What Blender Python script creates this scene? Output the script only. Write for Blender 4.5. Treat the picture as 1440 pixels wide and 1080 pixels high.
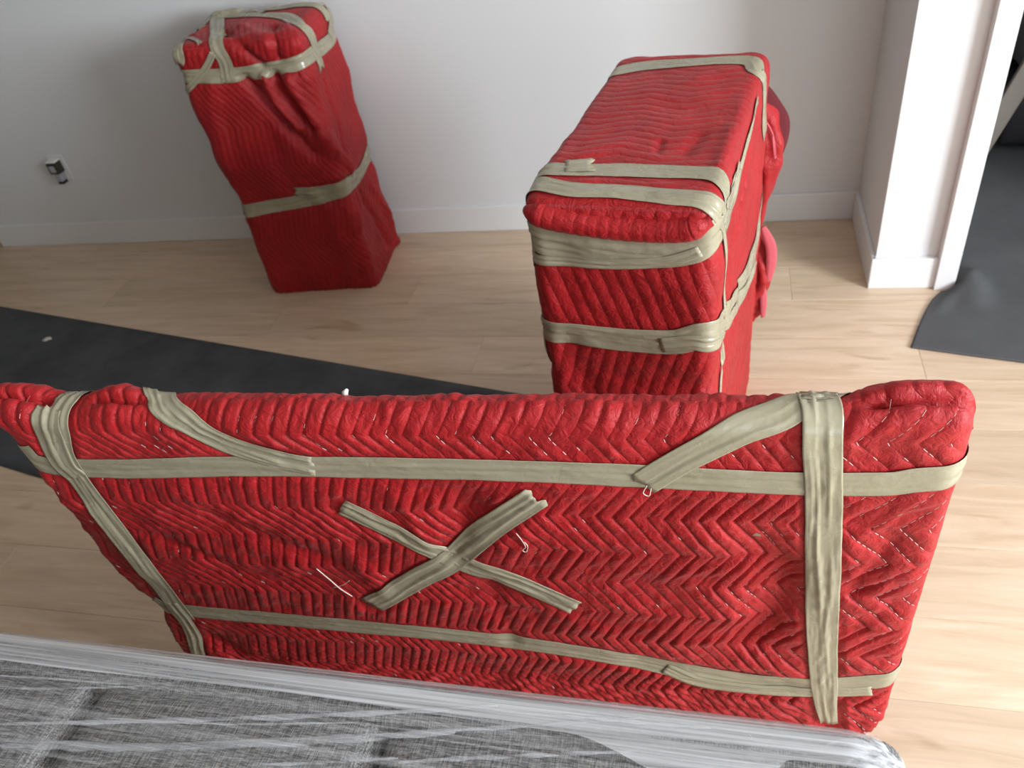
import bpy, bmesh, math, random
import numpy as np
from mathutils import Vector, Matrix, noise
from mathutils.bvhtree import BVHTree
from mathutils.kdtree import KDTree

for o in list(bpy.data.objects):
    bpy.data.objects.remove(o)
scene = bpy.context.scene
C = scene.collection
rng = random.Random(7)
nrng = np.random.default_rng(7)

# ------------------------------------------------------------------ camera
FPX, CX, CY, HCAM = 1115.0, 720.0, 540.0, 1.65
_d = np.array([982 - CX, 1839 - CY, FPX]); _d /= np.linalg.norm(_d)
_up = -_d
def _fl(p):
    r = np.array([p[0] - CX, p[1] - CY, FPX]); return r / (r @ _d)
_X = _fl((1212, 305)) - _fl((10, 345)); _X /= np.linalg.norm(_X)
_Y = np.cross(_up, _X)
R3 = np.array([_X, _Y, _up])                 # camera (right, down, forward) -> world
CAMO = np.array([0, 0, HCAM])
cd = bpy.data.cameras.new('camera'); cam = bpy.data.objects.new('camera', cd); C.objects.link(cam)
right, upv, back = R3[:, 0], -R3[:, 1], -R3[:, 2]
cam.matrix_world = Matrix(((right[0], upv[0], back[0], 0), (right[1], upv[1], back[1], 0),
                           (right[2], upv[2], back[2], HCAM), (0, 0, 0, 1)))
cd.sensor_width = 36; cd.lens = 36 * FPX / 1440; cd.clip_start = 0.02
cd.dof.use_dof = True; cd.dof.focus_distance = 1.12; cd.dof.aperture_fstop = 6.0
scene.camera = cam
def ray(p):
    d = R3 @ np.array([p[0] - CX, p[1] - CY, FPX]); return d / np.linalg.norm(d)
def floor_pt(p, z=0.0):
    d = ray(p); return CAMO + d * ((z - HCAM) / d[2])

# ------------------------------------------------------------------ world, lights, exposure
w = bpy.data.worlds.new('world'); scene.world = w; w.use_nodes = True
w.node_tree.nodes['Background'].inputs[0].default_value = (0.75, 0.86, 1.0, 1)
w.node_tree.nodes['Background'].inputs[1].default_value = 1.0
def area(name, loc, rot, sx, sy, power, col):
    l = bpy.data.lights.new(name, 'AREA'); l.shape = 'RECTANGLE'; l.size = sx; l.size_y = sy
    l.energy = power; l.color = col
    o = bpy.data.objects.new(name, l); C.objects.link(o); o.location = loc; o.rotation_euler = rot
    return o
# daylight entering by the two windows of the room
area('daylight_window_right_offscreen', (3.60, -0.2, 1.6), (0, math.radians(90), 0), 1.38, 1.68, 320, (0.86, 0.93, 1.0))
area('daylight_window_behind_camera_offscreen', (1.6, -2.80, 1.5), (math.radians(90), 0, 0), 2.48, 1.38, 26, (0.88, 0.94, 1.0))
scene.view_settings.view_transform = 'Standard'
scene.view_settings.look = 'None'
scene.view_settings.exposure = 0.08
scene.view_settings.gamma = 1.0
scene.view_settings.use_curve_mapping = False

# ------------------------------------------------------------------ materials
def mat(name, col, rough=0.6, **k):
    m = bpy.data.materials.new(name); m.use_nodes = True
    b = m.node_tree.nodes['Principled BSDF']
    b.inputs['Base Color'].default_value = (*col, 1); b.inputs['Roughness'].default_value = rough
    for a, v in k.items(): b.inputs[a.replace('_', ' ')].default_value = v
    return m
class NT:
    def __init__(s, m): s.t = m.node_tree; s.n = s.t.nodes; s.b = s.n.get('Principled BSDF')
    def add(s, typ, **k):
        nd = s.n.new(typ)
        for a, v in k.items():
            if a in ('inp',):
                for i, x in v.items(): nd.inputs[i].default_value = x
            else: setattr(nd, a, v)
        return nd
    def link(s, a, b): s.t.links.new(a, b)
    def coords(s, scale=(1, 1, 1), kind='Object', rot=(0, 0, 0)):
        tc = s.add('ShaderNodeTexCoord'); mp = s.add('ShaderNodeMapping')
        mp.inputs['Scale'].default_value = scale; mp.inputs['Rotation'].default_value = rot
        s.link(tc.outputs[kind], mp.inputs['Vector']); return mp.outputs[0]
    def noise(s, vec, scale=5, detail=3, rough=.5, dist=0):
        n = s.add('ShaderNodeTexNoise'); n.inputs['Scale'].default_value = scale
        n.inputs['Detail'].default_value = detail; n.inputs['Roughness'].default_value = rough
        n.inputs['Distortion'].default_value = dist
        if vec is not None: s.link(vec, n.inputs['Vector'])
        return n.outputs['Fac']
    def ramp(s, fac, stops):
        r = s.add('ShaderNodeValToRGB'); e = r.color_ramp.elements
        while len(e) < len(stops): e.new(0.5)
        for i, (p, c) in enumerate(stops):
            e[i].position = p; e[i].color = (*c, 1) if len(c) == 3 else c
        s.link(fac, r.inputs[0]); return r.outputs[0]
    def bump(s, h, strength=.3, dist=.002, normal=None):
        b = s.add('ShaderNodeBump'); b.inputs['Strength'].default_value = strength
        b.inputs['Distance'].default_value = dist; s.link(h, b.inputs['Height'])
        if normal is not None: s.link(normal, b.inputs['Normal'])
        return b.outputs[0]

def fabric_red():
    m = mat('red_quilted_fabric', (.36, .012, .02), .55); t = NT(m)
    v = t.coords((1, 1, 1))
    f = t.noise(v, 9, 4, .6)
    t.link(t.ramp(f, [(.3, (.28, .006, .008)), (.7, (.375, .010, .0125))]), t.b.inputs['Base Color'])
    wr = t.noise(v, 60, 4, .6, .8)
    fine = t.noise(v, 420, 2, .5)
    at = t.add('ShaderNodeAttribute', attribute_name='quilt')
    m1 = t.add('ShaderNodeMath', operation='MULTIPLY'); m1.inputs[1].default_value = math.pi; t.link(at.outputs['Fac'], m1.inputs[0])
    m2 = t.add('ShaderNodeMath', operation='SINE'); t.link(m1.outputs[0], m2.inputs[0])
    m3 = t.add('ShaderNodeMath', operation='ABSOLUTE'); t.link(m2.outputs[0], m3.inputs[0])
    m4 = t.add('ShaderNodeMath', operation='POWER'); t.link(m3.outputs[0], m4.inputs[0]); m4.inputs[1].default_value = .4
    n0 = t.bump(m4.outputs[0], .42, .0035)
    n1 = t.bump(wr, .7, .006, n0)
    t.link(t.bump(fine, .25, .0006, n1), t.b.inputs['Normal'])
    t.b.inputs['Sheen Weight'].default_value = .12; t.b.inputs['Sheen Roughness'].default_value = .4
    t.b.inputs['Sheen Tint'].default_value = (1, .45, .45, 1)
    t.b.inputs['Specular IOR Level'].default_value = .35
    return m
M_RED = fabric_red()
M_LINING = mat('pink_blanket_lining', (.48, .08, .10), .8)
M_HEM = mat('dark_hem_binding', (.09, .004, .008), .9)
def tape_mat():
    m = mat('tan_packing_tape', (.40, .36, .27), .34); t = NT(m)
    v = t.coords((1, 1, 1))
    f = t.noise(v, 14, 3, .5)
    t.link(t.ramp(f, [(.3, (.29, .262, .175)), (.7, (.345, .315, .22))]), t.b.inputs['Base Color'])
    wr = t.noise(v, 45, 3, .6, 1.5)
    t.link(t.bump(wr, .16, .004), t.b.inputs['Normal'])
    t.link(t.ramp(t.noise(v, 25, 2), [(.35, (.17,) * 3), (.7, (.32,) * 3)]), t.b.inputs['Roughness'])
    return m
M_TAPE = tape_mat()
M_THREAD = mat('stitching_thread', (.70, .48, .43), .7)
M_WTHREAD = mat('loose_white_thread', (.75, .68, .6), .7)
def wall_mat(name, col, sc=300):
    m = mat(name, col, .75); t = NT(m)
    t.link(t.bump(t.noise(t.coords(), sc, 2), .06, .0008), t.b.inputs['Normal']); return m
M_WALL = wall_mat('white_wall_paint', (.67, .67, .665))
M_TRIM = mat('white_trim_gloss', (.72, .72, .71), .35)
M_CEIL = wall_mat('ceiling_paint', (.62, .62, .61))
M_WALL2 = wall_mat('greige_wall_paint', (.46, .43, .39))
def wood(obj_random=True):
    m = mat('light_oak_laminate' if obj_random else 'light_oak_laminate_far', (.6, .45, .3), .38); t = NT(m)
    tc = t.add('ShaderNodeTexCoord'); mp = t.add('ShaderNodeMapping')
    mp.inputs['Scale'].default_value = (.9, 9, 9)
    src = tc.outputs['Object']
    if obj_random:
        oi = t.add('ShaderNodeObjectInfo')
        vm = t.add('ShaderNodeVectorMath', operation='MULTIPLY_ADD')
        cmb = t.add('ShaderNodeCombineXYZ')
        for i in range(3): t.link(oi.outputs['Random'], cmb.inputs[i])
        vm.inputs[1].default_value = (37, 53, 11)
        t.link(cmb.outputs[0], vm.inputs[0]); t.link(src, vm.inputs[2]); src = vm.outputs[0]
    t.link(src, mp.inputs['Vector'])
    g = t.noise(mp.outputs[0], 3.2, 5, .62, .9)
    c1 = t.ramp(g, [(.28, (.51, .368, .240)), (.5, (.62, .466, .325)), (.72, (.69, .542, .40))])
    mp2 = t.add('ShaderNodeMapping'); mp2.inputs['Scale'].default_value = (2.4, 8, 8)
    t.link(src, mp2.inputs['Vector'])
    kn = t.ramp(t.noise(mp2.outputs[0], 1.7, 2, .5, .4), [(.68, (1, 1, 1)), (.80, (.62, .52, .42))])
    mx = t.add('ShaderNodeMix', data_type='RGBA', blend_type='MULTIPLY'); mx.inputs[0].default_value = .75
    t.link(c1, mx.inputs[6]); t.link(kn, mx.inputs[7])
    out = mx.outputs[2]
    if obj_random:
        hs = t.add('ShaderNodeHueSaturation')
        mr = t.add('ShaderNodeMapRange'); mr.inputs[3].default_value = .90; mr.inputs[4].default_value = 1.08
        t.link(oi.outputs['Random'], mr.inputs[0]); t.link(mr.outputs[0], hs.inputs['Value'])
        t.link(out, hs.inputs['Color']); out = hs.outputs[0]
    t.link(out, t.b.inputs['Base Color'])
    t.link(t.bump(g, .08, .001), t.b.inputs['Normal'])
    return m
M_WOOD = wood(); M_WOODFAR = wood(False)
def felt(name, col, var):
    m = mat(name, col, .9); t = NT(m); v = t.coords()
    f = t.noise(v, 5, 5, .65)
    t.link(t.ramp(f, [(.35, tuple(c * (1 - var) for c in col)), (.7, tuple(c * (1 + var) for c in col))]), t.b.inputs['Base Color'])
    t.link(t.bump(t.noise(v, 250, 2), .3, .001), t.b.inputs['Normal']); return m
M_RUNNER = felt('charcoal_floor_protection_felt', (.060, .063, .068), .3)
M_DROP = felt('grey_drop_cloth', (.072, .073, .075), .12)
def tweed():
    m = mat('grey_tweed_upholstery', (.16, .155, .15), .85); t = NT(m)
    a = t.noise(t.coords((18, 160, 160)), 4, 3, .6)
    b = t.noise(t.coords((220, 14, 22)), 4, 3, .6)
    mx = t.add('ShaderNodeMix', data_type='FLOAT'); mx.inputs[0].default_value = .5
    t.link(a, mx.inputs[2]); t.link(b, mx.inputs[3])
    t.link(t.ramp(mx.outputs[0], [(.40, (.045, .044, .044)), (.50, (.15, .145, .14)), (.58, (.30, .29, .28))]), t.b.inputs['Base Color'])
    t.link(t.bump(mx.outputs[0], .5, .002), t.b.inputs['Normal']); return m
M_TWEED = tweed()
M_SOFA_DARK = felt('dark_grey_sofa_underlining', (.06, .06, .062), .2)
M_BLACK = mat('black_plastic', (.012, .012, .014), .4)
M_GREY = mat('grey_plastic', (.35, .35, .37), .4)
M_WHITEP = mat('white_plastic', (.80, .79, .76), .35)
M_BROWN = mat('dark_brown_plastic', (.035, .026, .016), .5)
def film_mat(name, lo, hi, base, amount):
    m = bpy.data.materials.new(name); m.use_nodes = True; t = NT(m)
    b = t.b; b.inputs['Base Color'].default_value = (.70, .71, .73, 1); b.inputs['Roughness'].default_value = .17
    b.inputs['Specular IOR Level'].default_value = .8
    tr = t.add('ShaderNodeBsdfTransparent'); tr.inputs[0].default_value = (.98, .98, .98, 1)
    mx = t.add('ShaderNodeMixShader')
    s1 = t.noise(t.coords((.7, 42, 42), rot=(0, 0, math.radians(1.5))), 2.0, 4, .6, .25)
    s2 = t.noise(t.coords((1.2, 130, 130), rot=(0, 0, math.radians(-2.5))), 1.6, 3, .55, .2)
    mu = t.add('ShaderNodeMath', operation='ADD'); t.link(s1, mu.inputs[0]); t.link(s2, mu.inputs[1])
    hf = t.add('ShaderNodeMath', operation='MULTIPLY'); t.link(mu.outputs[0], hf.inputs[0]); hf.inputs[1].default_value = .5
    r = t.ramp(hf.outputs[0], [(lo, (base,) * 3), (hi, (amount,) * 3)])
    t.link(r, mx.inputs[0]); t.link(tr.outputs[0], mx.inputs[1]); t.link(b.outputs[0], mx.inputs[2])
    t.link(t.bump(hf.outputs[0], .5, .004), b.inputs['Normal'])
    t.link(mx.outputs[0], t.n['Material Output'].inputs['Surface']); return m
M_FILM = film_mat('clear_stretch_film', .49, .72, .02, .42)
M_FILM2 = film_mat('layered_stretch_film', .38, .62, .18, .82)
def glass_mat():
    m = bpy.data.materials.new('window_glass'); m.use_nodes = True; t = NT(m)
    tr = t.add('ShaderNodeBsdfTransparent'); gl = t.add('ShaderNodeBsdfGlossy'); gl.inputs['Roughness'].default_value = .02
    mx = t.add('ShaderNodeMixShader'); mx.inputs[0].default_value = .06
    t.link(tr.outputs[0], mx.inputs[1]); t.link(gl.outputs[0], mx.inputs[2])
    t.link(mx.outputs[0], t.n['Material Output'].inputs['Surface']); return m
M_GLASS = glass_mat()

# ------------------------------------------------------------------ mesh helpers
def link(name, me, m=None, parent=None):
    o = bpy.data.objects.new(name, me); C.objects.link(o)
    if m is not None and not me.materials: me.materials.append(m)
    if parent is not None: o.parent = parent
    return o
def tag(o, label=None, cat=None, group=None, kind=None):
    if label: o['label'] = label
    if cat: o['category'] = cat
    if group: o['group'] = group
    if kind: o['kind'] = kind
    return o
def thing(name, label, cat, loc=(0, 0, 0), rz=0):
    o = bpy.data.objects.new(name, None); C.objects.link(o); o.location = loc; o.rotation_euler = (0, 0, rz)
    o.empty_display_size = .1
    bpy.context.view_layer.update()
    return tag(o, label, cat)
def mesh(name, verts, faces, smooth=True):
    me = bpy.data.meshes.new(name)
    me.from_pydata([tuple(map(float, v)) for v in verts], [], [tuple(map(int, f)) for f in faces]); me.update()
    if smooth: me.polygons.foreach_set('use_smooth', [True] * len(me.polygons))
    return me
def to_local(V, parent):
    if parent is None: return V
    bpy.context.view_layer.update()
    Mi = np.array(parent.matrix_world.inverted())
    return V @ Mi[:3, :3].T + Mi[:3, 3]
def link_world(name, V, F, m, parent=None, smooth=True):
    """vertices given in world space, object parented without a transform of its own"""
    V = np.asarray(V, float)
    return link(name, mesh(name, to_local(V, parent), F, smooth), m, parent)
def boxm(name, x0, x1, y0, y1, z0, z1, m, parent=None, bev=0.0, seg=2):
    bm = bmesh.new(); bmesh.ops.create_cube(bm, size=1)
    for v in bm.verts:
        v.co = Vector(((x0 + x1) / 2 + v.co.x * (x1 - x0), (y0 + y1) / 2 + v.co.y * (y1 - y0), (z0 + z1) / 2 + v.co.z * (z1 - z0)))
    if bev: bmesh.ops.bevel(bm, geom=bm.edges[:], offset=bev, segments=seg, profile=.5, affect='EDGES')
    me = bpy.data.meshes.new(name); bm.to_mesh(me); bm.free()
    return link(name, me, m, parent)
def struct(name, *a, **k):
    return tag(boxm(name, *a, **k), kind='structure')
def multibox(name, boxes, m, parent=None, bev=0.0):
    bm = bmesh.new()
    for (x0, x1, y0, y1, z0, z1) in boxes:
        r = bmesh.ops.create_cube(bm, size=1)
        for v in r['verts']:
            v.co = Vector(((x0 + x1) / 2 + v.co.x * (x1 - x0), (y0 + y1) / 2 + v.co.y * (y1 - y0), (z0 + z1) / 2 + v.co.z * (z1 - z0)))
    if bev: bmesh.ops.bevel(bm, geom=bm.edges[:], offset=bev, segments=2, profile=.5, affect='EDGES')
    me = bpy.data.meshes.new(name); bm.to_mesh(me); bm.free()
    return link(name, me, m, parent)
def grid_faces(nu, nv, wrap_v=False, off=0):
    F = []
    for i in range(nu - 1):
        for j in range(nv if wrap_v else nv - 1):
            k = (j + 1) % nv
            F.append((off + i * nv + j, off + i * nv + k, off + (i + 1) * nv + k, off + (i + 1) * nv + j))
    return F
def smoothstep(a, b, x):
    t = np.clip((x - a) / (b - a), 0, 1); return t * t * (3 - 2 * t)
def tri(x):
    return 2 * np.abs(2 * (x - np.floor(x + .5))) - 1
def fbm(P, sc, seed=0, octv=3):
    out = np.empty(len(P)); off = Vector((seed * 3.7, seed * 1.3, -seed * 2.1))
    for i, p in enumerate(P):
        out[i] = noise.fractal(Vector(p) * sc + off, 1.0, 2.0, octv)
    return out
def lattice_noise(P, sc, seed=0):
    """cheap smooth noise for large arrays: a sum of random plane waves"""
    g = np.random.default_rng(seed); out = np.zeros(len(P))
    for _ in range(14):
        k = g.normal(size=3) * sc; out += np.sin(P @ k + g.uniform(0, 6.28))
    return out / math.sqrt(14)
def catmull(pts, n):
    pts = np.asarray(pts, float); m = len(pts)
    if m == 2:
        t = np.linspace(0, 1, n)[:, None]; return pts[0] * (1 - t) + pts[1] * t
    e = np.vstack([2 * pts[0] - pts[1], pts, 2 * pts[-1] - pts[-2]])
    out = []
    for u in np.linspace(0, m - 1, n):
        i = min(int(u), m - 2); t = u - i; p0, p1, p2, p3 = e[i:i + 4]
        out.append(.5 * (2 * p1 + (p2 - p0) * t + (2 * p0 - 5 * p1 + 4 * p2 - p3) * t * t + (3 * p1 - p0 - 3 * p2 + p3) * t ** 3))
    return np.array(out)
def resample(path, step):
    path = np.asarray(path, float); seg = np.linalg.norm(np.diff(path, axis=0), axis=1)
    s = np.concatenate([[0], np.cumsum(seg)]); n = max(2, int(s[-1] / step) + 1)
    u = np.linspace(0, s[-1], n)
    return np.stack([np.interp(u, s, path[:, i]) for i in range(path.shape[1])], 1)
def seg_dist(V, path):
    d = np.full(len(V), 9.0)
    for a, b in zip(path[:-1], path[1:]):
        ab = b - a; t = np.clip(((V - a) @ ab) / max(ab @ ab, 1e-12), 0, 1)
        d = np.minimum(d, np.linalg.norm(V - a - t[:, None] * ab, axis=1))
    return d
def tube(name, path, rad, m, parent=None, seg=10, capend=True):
    path = np.asarray(path, float); n = len(path)
    rad = np.full(n, rad) if np.isscalar(rad) else np.asarray(rad)
    T = np.gradient(path, axis=0); T /= np.linalg.norm(T, axis=1)[:, None] + 1e-12
    ref = np.array([0, 0, 1.0]) if abs(T[0][2]) < .9 else np.array([1.0, 0, 0])
    V = []
    for i in range(n):
        S = np.cross(T[i], ref); S /= np.linalg.norm(S) + 1e-12; U = np.cross(S, T[i]); ref = U
        for k in range(seg):
            a = 2 * math.pi * k / seg; V.append(path[i] + rad[i] * (math.cos(a) * S + math.sin(a) * U))
    F = grid_faces(n, seg, True)
    if capend: F += [tuple(range(seg))[::-1], tuple(range((n - 1) * seg, n * seg))]
    return link_world(name, V, F, m, parent)

class Cloth:
    """a blanket surface: smooth base (used to lay tape on) and a quilted final mesh"""
    def __init__(s, V, F):
        s.V = np.asarray(V, float); s.F = F; s.tapes = []
        s.refresh()
    def refresh(s):
        me = bpy.data.meshes.new('tmp'); me.from_pydata(s.V.tolist(), [], s.F); me.update()
        s.N = np.empty(len(s.V) * 3); me.vertex_normals.foreach_get('vector', s.N); s.N = s.N.reshape(-1, 3)
        bpy.data.meshes.remove(me)
        if getattr(s, 'topidx', None) is not None: s.N[s.topidx] = (0, 0, 1)
        s.bvh = BVHTree.FromPolygons(s.V.tolist(), s.F)
    def cast(s, p):
        d = ray(p); h = s.bvh.ray_cast(Vector(CAMO), Vector(d))
        if h[0] is None:
            # silhouette miss: nearest surface point to the ray
            best = min((np.linalg.norm(np.array(s.bvh.find_nearest(Vector(CAMO + d * k))[0]) - CAMO - d * k), k) for k in np.linspace(.6, 3.6, 90))
            return np.array(s.bvh.find_nearest(Vector(CAMO + d * best[1]))[0])
        return np.array(h[0])
    def path(s, pts):
        return np.array([s.cast(p) if len(p) == 2 else np.array(p, float) for p in pts])
    def crease(s, pts, wid, dep):
        P_ = resample(s.path(pts), .02); d = seg_dist(s.V, P_)
        s.V = s.V + s.N * (dep * np.exp(-(d / wid) ** 2))[:, None]
    def tape(s, pts, width=.048, off=.003, parent=None, wr=1.0, smooth_n=60, jag=(0, 0), seed=0, name='tape_strip', pinch=None, twist=0):
        P0 = s.path(pts); P_ = resample(catmull(P0, smooth_n) if len(P0) > 2 else P0, .007)
        n = len(P_); K = 21
        Q = np.empty((n, 3)); Nn = np.empty((n, 3))
        for i, p in enumerate(P_):
            h = s.bvh.find_nearest(Vector(p)); Q[i] = h[0]; Nn[i] = h[1]
        for _ in range(4):
            Nn[1:-1] = (Nn[:-2] + Nn[1:-1] * 2 + Nn[2:]) / 4
        for _ in range(2):
            Q[1:-1] = (Q[:-2] + Q[1:-1] * 2 + Q[2:]) / 4
        Nn /= np.linalg.norm(Nn, axis=1)[:, None]
        T = np.gradient(Q, axis=0); T /= np.linalg.norm(T, axis=1)[:, None] + 1e-12
        V = np.empty((n, K, 3)); g = random.Random(seed * 31 + n)
        for i in range(n):
            S = np.cross(Nn[i], T[i]); S /= np.linalg.norm(S) + 1e-9
            u = i / (n - 1)
            wv = width * (1 + .018 * math.sin(i * .11 + seed) + .008 * math.sin(i * .5 + seed * 2))
            if pinch is not None: wv *= np.interp(u, pinch[0], pinch[1])
            for k in range(K):
                c = (k / (K - 1) - .5)
                q = Q[i] + S * c * wv
                h = s.bvh.find_nearest(Vector(q)); hn = np.array(h[1])
                if hn @ Nn[i] < .2: hn = Nn[i]
                nn = hn * .5 + Nn[i] * .5
                # creases mostly along the tape, a few across
                cw = noise.noise(Vector((i * .035 + seed * 9, c * 4.5, seed))) * .0026 + abs(noise.noise(Vector((i * .05 + c * 5, c * 6, seed + 5)))) * -.0020 \
                    + noise.noise(Vector((i * .35 + c * 2.5, c * 3, seed + 11))) * .0009
                for q_ in (0, 1):
                    c0 = (.22 if q_ else -.18) + .22 * noise.noise(Vector((i * .018, seed * 3.1, q_ * 7)))
                    gate = smoothstep(-.15, .25, noise.noise(Vector((i * .025, seed * 1.7, q_ * 5 + 3))))
                    cw += .0011 * gate * math.exp(-((c - c0) / .06) ** 2)
                cw = max(cw * wr, -.0014) / max(wr, .01)
                V[i, k] = np.array(h[0]) + nn * (off + cw * wr * (1 - .55 * abs(2 * c)))
        for e, (row, amt) in enumerate(((0, jag[0]), (n - 1, jag[1]))):
            if amt:
                kn = [g.uniform(-.2, 1) for _ in range(6)]
                for k in range(K):
                    V[row, k] += T[row] * (-1 if e == 0 else 1) * float(np.interp(k / (K - 1) * 5, range(6), kn)) * amt
        s.tapes.append((Q, width))
        o = link_world(name, V.reshape(-1, 3), grid_faces(n, K), M_TAPE, parent)
        sm = o.modifiers.new('thickness', 'SOLIDIFY'); sm.thickness = .0006; sm.offset = 1
        return o
    def finish(s, name, h, parent, m=M_RED, squash=.05):
        """h: quilt height per vertex; pressed flat under the tape"""
        tot = sum(len(q) for q, _ in s.tapes)
        if tot:
            kd = KDTree(tot); i = 0; ws = []
            for q, wd in s.tapes:
                for p in q: kd.insert(Vector(p), i); ws.append(wd); i += 1
            kd.balance(); f = np.ones(len(s.V))
            for k, v in enumerate(s.V):
                co, idx, d = kd.find(v)
                x = (d - ws[idx] * .47) / .014
                if x < 1: f[k] = squash + (1 - squash) * max(0, x)
            h = h * f
        s.VF = s.V + s.N * h[:, None]
        o = link_world(name, s.VF, s.F, m, parent)
        if getattr(s, 'phase', None) is not None:
            a = o.data.attributes.new('quilt', 'FLOAT', 'POINT'); a.data.foreach_set('value', np.ascontiguousarray(s.phase, dtype=np.float32))
        return o

# ------------------------------------------------------------------ the room
YB = 2.837
fl = struct('floor', -9.1, 3.7, -2.9, 6.1, -.12, -.012, M_WOODFAR)
PW, PL = .2, 1.38
pm = {}
def plank_mesh():
    bm = bmesh.new(); bmesh.ops.create_cube(bm, size=1)
    g = .0005
    for v in bm.verts: v.co = Vector((v.co.x * (PL - g), v.co.y * (PW - g), v.co.z * .012 - .006))
    bmesh.ops.bevel(bm, geom=[e for e in bm.edges if all(v.co.z > -.001 for v in e.verts)], offset=.0009, segments=1, affect='EDGES')
    me = bpy.data.meshes.new('plank'); bm.to_mesh(me); bm.free(); me.materials.append(M_WOOD); return me
PMESH = plank_mesh()
row = 0
y = -2.795
while y < 6.0:
    far = y > 3.9 or y < -.35
    x = -5.6 + (row * .517) % PL - PL / 2
    if not far:
        while x < 3.7:
            if -4.6 < x < 2.6:
                p = bpy.data.objects.new('plank', PMESH); C.objects.link(p); p.location = (x + PL / 2, y, 0); p.parent = fl
            x += PL
    y += PW; row += 1
# floor beyond the individually laid planks
rest = multibox('far_floor_boards', [(-9.1, 3.7, -2.9, -.395, -.012, 0), (-9.1, 3.7, 4.005, 6.1, -.012, 0),
                              ], M_WOODFAR, fl); rest['kind'] = 'stuff'
struct('ceiling', -9.1, 3.7, -2.9, 6.1, 2.6, 2.7, M_CEIL)
struct('wall_back', -3.433, .53, YB, YB + .15, 0, 2.6, M_WALL)
struct('wall_return', .508, .735, 2.387, YB + .16, 0, 2.6, M_WALL)
struct('wall_door_side', 1.72, 3.62, 2.387, 2.52, 0, 2.6, M_WALL)
struct('wall_over_door', .735, 1.72, 2.387, 2.52, 2.08, 2.6, M_WALL)
struct('wall_far', -9.1, 3.7, 6.0, 6.1, 0, 2.6, M_WALL2)
struct('wall_left', -9.1, -9.0, -2.9, 6.1, 0, 2.6, M_WALL2)
def holed_wall(name, boxes): tag(multibox(name, boxes, M_WALL2), kind='structure')
holed_wall('wall_right', [(3.6, 3.7, -2.9, -1.1, 0, 2.6), (3.6, 3.7, .7, 6.1, 0, 2.6), (3.6, 3.7, -1.1, .7, 0, .85), (3.6, 3.7, -1.1, .7, 2.35, 2.6)])
holed_wall('wall_front', [(-9.1, .3, -2.9, -2.8, 0, 2.6), (2.9, 3.7, -2.9, -2.8, 0, 2.6), (.3, 2.9, -2.9, -2.8, 0, .75), (.3, 2.9, -2.9, -2.8, 2.25, 2.6)])
w1 = tag(multibox('window_1', [(3.6, 3.68, -1.1, -1.04, .85, 2.35), (3.6, 3.68, .64, .7, .85, 2.35), (3.6, 3.68, -1.04, .64, .85, .91), (3.6, 3.68, -1.04, .64, 2.29, 2.35), (3.61, 3.67, -.23, -.17, .91, 2.29)], M_TRIM), kind='structure')
for a, b in ((-1.04, -.23), (-.17, .64)): boxm('pane', 3.638, 3.644, a, b, .91, 2.29, M_GLASS, w1)
w2 = tag(multibox('window_2', [(.3, .36, -2.88, -2.8, .75, 2.25), (2.84, 2.9, -2.88, -2.8, .75, 2.25), (.36, 2.84, -2.88, -2.8, .75, .81), (.36, 2.84, -2.88, -2.8, 2.19, 2.25), (1.57, 1.63, -2.87, -2.81, .81, 2.19)], M_TRIM), kind='structure')
for a, b in ((.36, 1.57), (1.63, 2.84)): boxm('pane', a, b, -2.844, -2.838, .81, 2.19, M_GLASS, w2)
# skirting: a flat board with an eased top
def skirting(name, x0, x1, y0, y1, h=.112):
    o = struct(name, x0, x1, y0, y1, 0, h, M_TRIM, bev=.003); return o
skirting('baseboard_back', -3.445, .512, YB - .014, YB + .001)
skirting('baseboard_left_end', -3.447, -3.431, YB - .0135, YB + .16)
skirting('baseboard_return', .494, .509, 2.375, YB - .012)
skirting('baseboard_pillar', .4935, .700, 2.366, 2.3885)
tag(multibox('trim_1', [(.692, .752, 2.352, 2.3885, 0, 2.08)], M_TRIM, bev=.002), kind='structure')
tag(multibox('trim_2', [(.735, .752, 2.3885, 2.53, 0, 2.08)], M_TRIM), kind='structure')
tag(multibox('trim_3', [(1.70, 1.765, 2.366, 2.3885, 0, 2.08)], M_TRIM), kind='structure')
tag(multibox('trim_4', [(.69, 1.765, 2.366, 2.3885, 2.08, 2.145)], M_TRIM), kind='structure')

# ------------------------------------------------------------------ floor coverings
def cloth_sheet(name, Pgrid, m, label, cat, thick=.004):
    nu, nv = Pgrid.shape[:2]
    o = link(name, mesh(name, Pgrid.reshape(-1, 3), grid_faces(nu, nv)), m)
    sm = o.modifiers.new('thickness', 'SOLIDIFY'); sm.thickness = thick; sm.offset = 1
    return tag(o, label, cat)
def runner():
    a0, a1 = np.array([-5.2, 2.751]), np.array([-.42, 1.769])
    d = (a1 - a0) / np.linalg.norm(a1 - a0); nrm = np.array([d[1], -d[0]])
    nu, nv = 90, 24; G = np.zeros((nu, nv, 3))
    for i in range(nu):
        for j in range(nv):
            u = i / (nu - 1); v = j / (nv - 1)
            wdt = .70 + .06 * u
            p = a0 + (a1 - a0) * u + nrm * wdt * v
            z = .0015 + .004 * max(0, noise.noise(Vector((p[0] * 2.2, p[1] * 3, 1))))
            if v in (0, 1) or u in (0, 1): z = .0012
            G[i, j] = (p[0], p[1], z)
    return cloth_sheet('floor_runner', G, M_RUNNER, 'long charcoal felt floor runner laid diagonally across the oak floor', 'runner')
runner()
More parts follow.
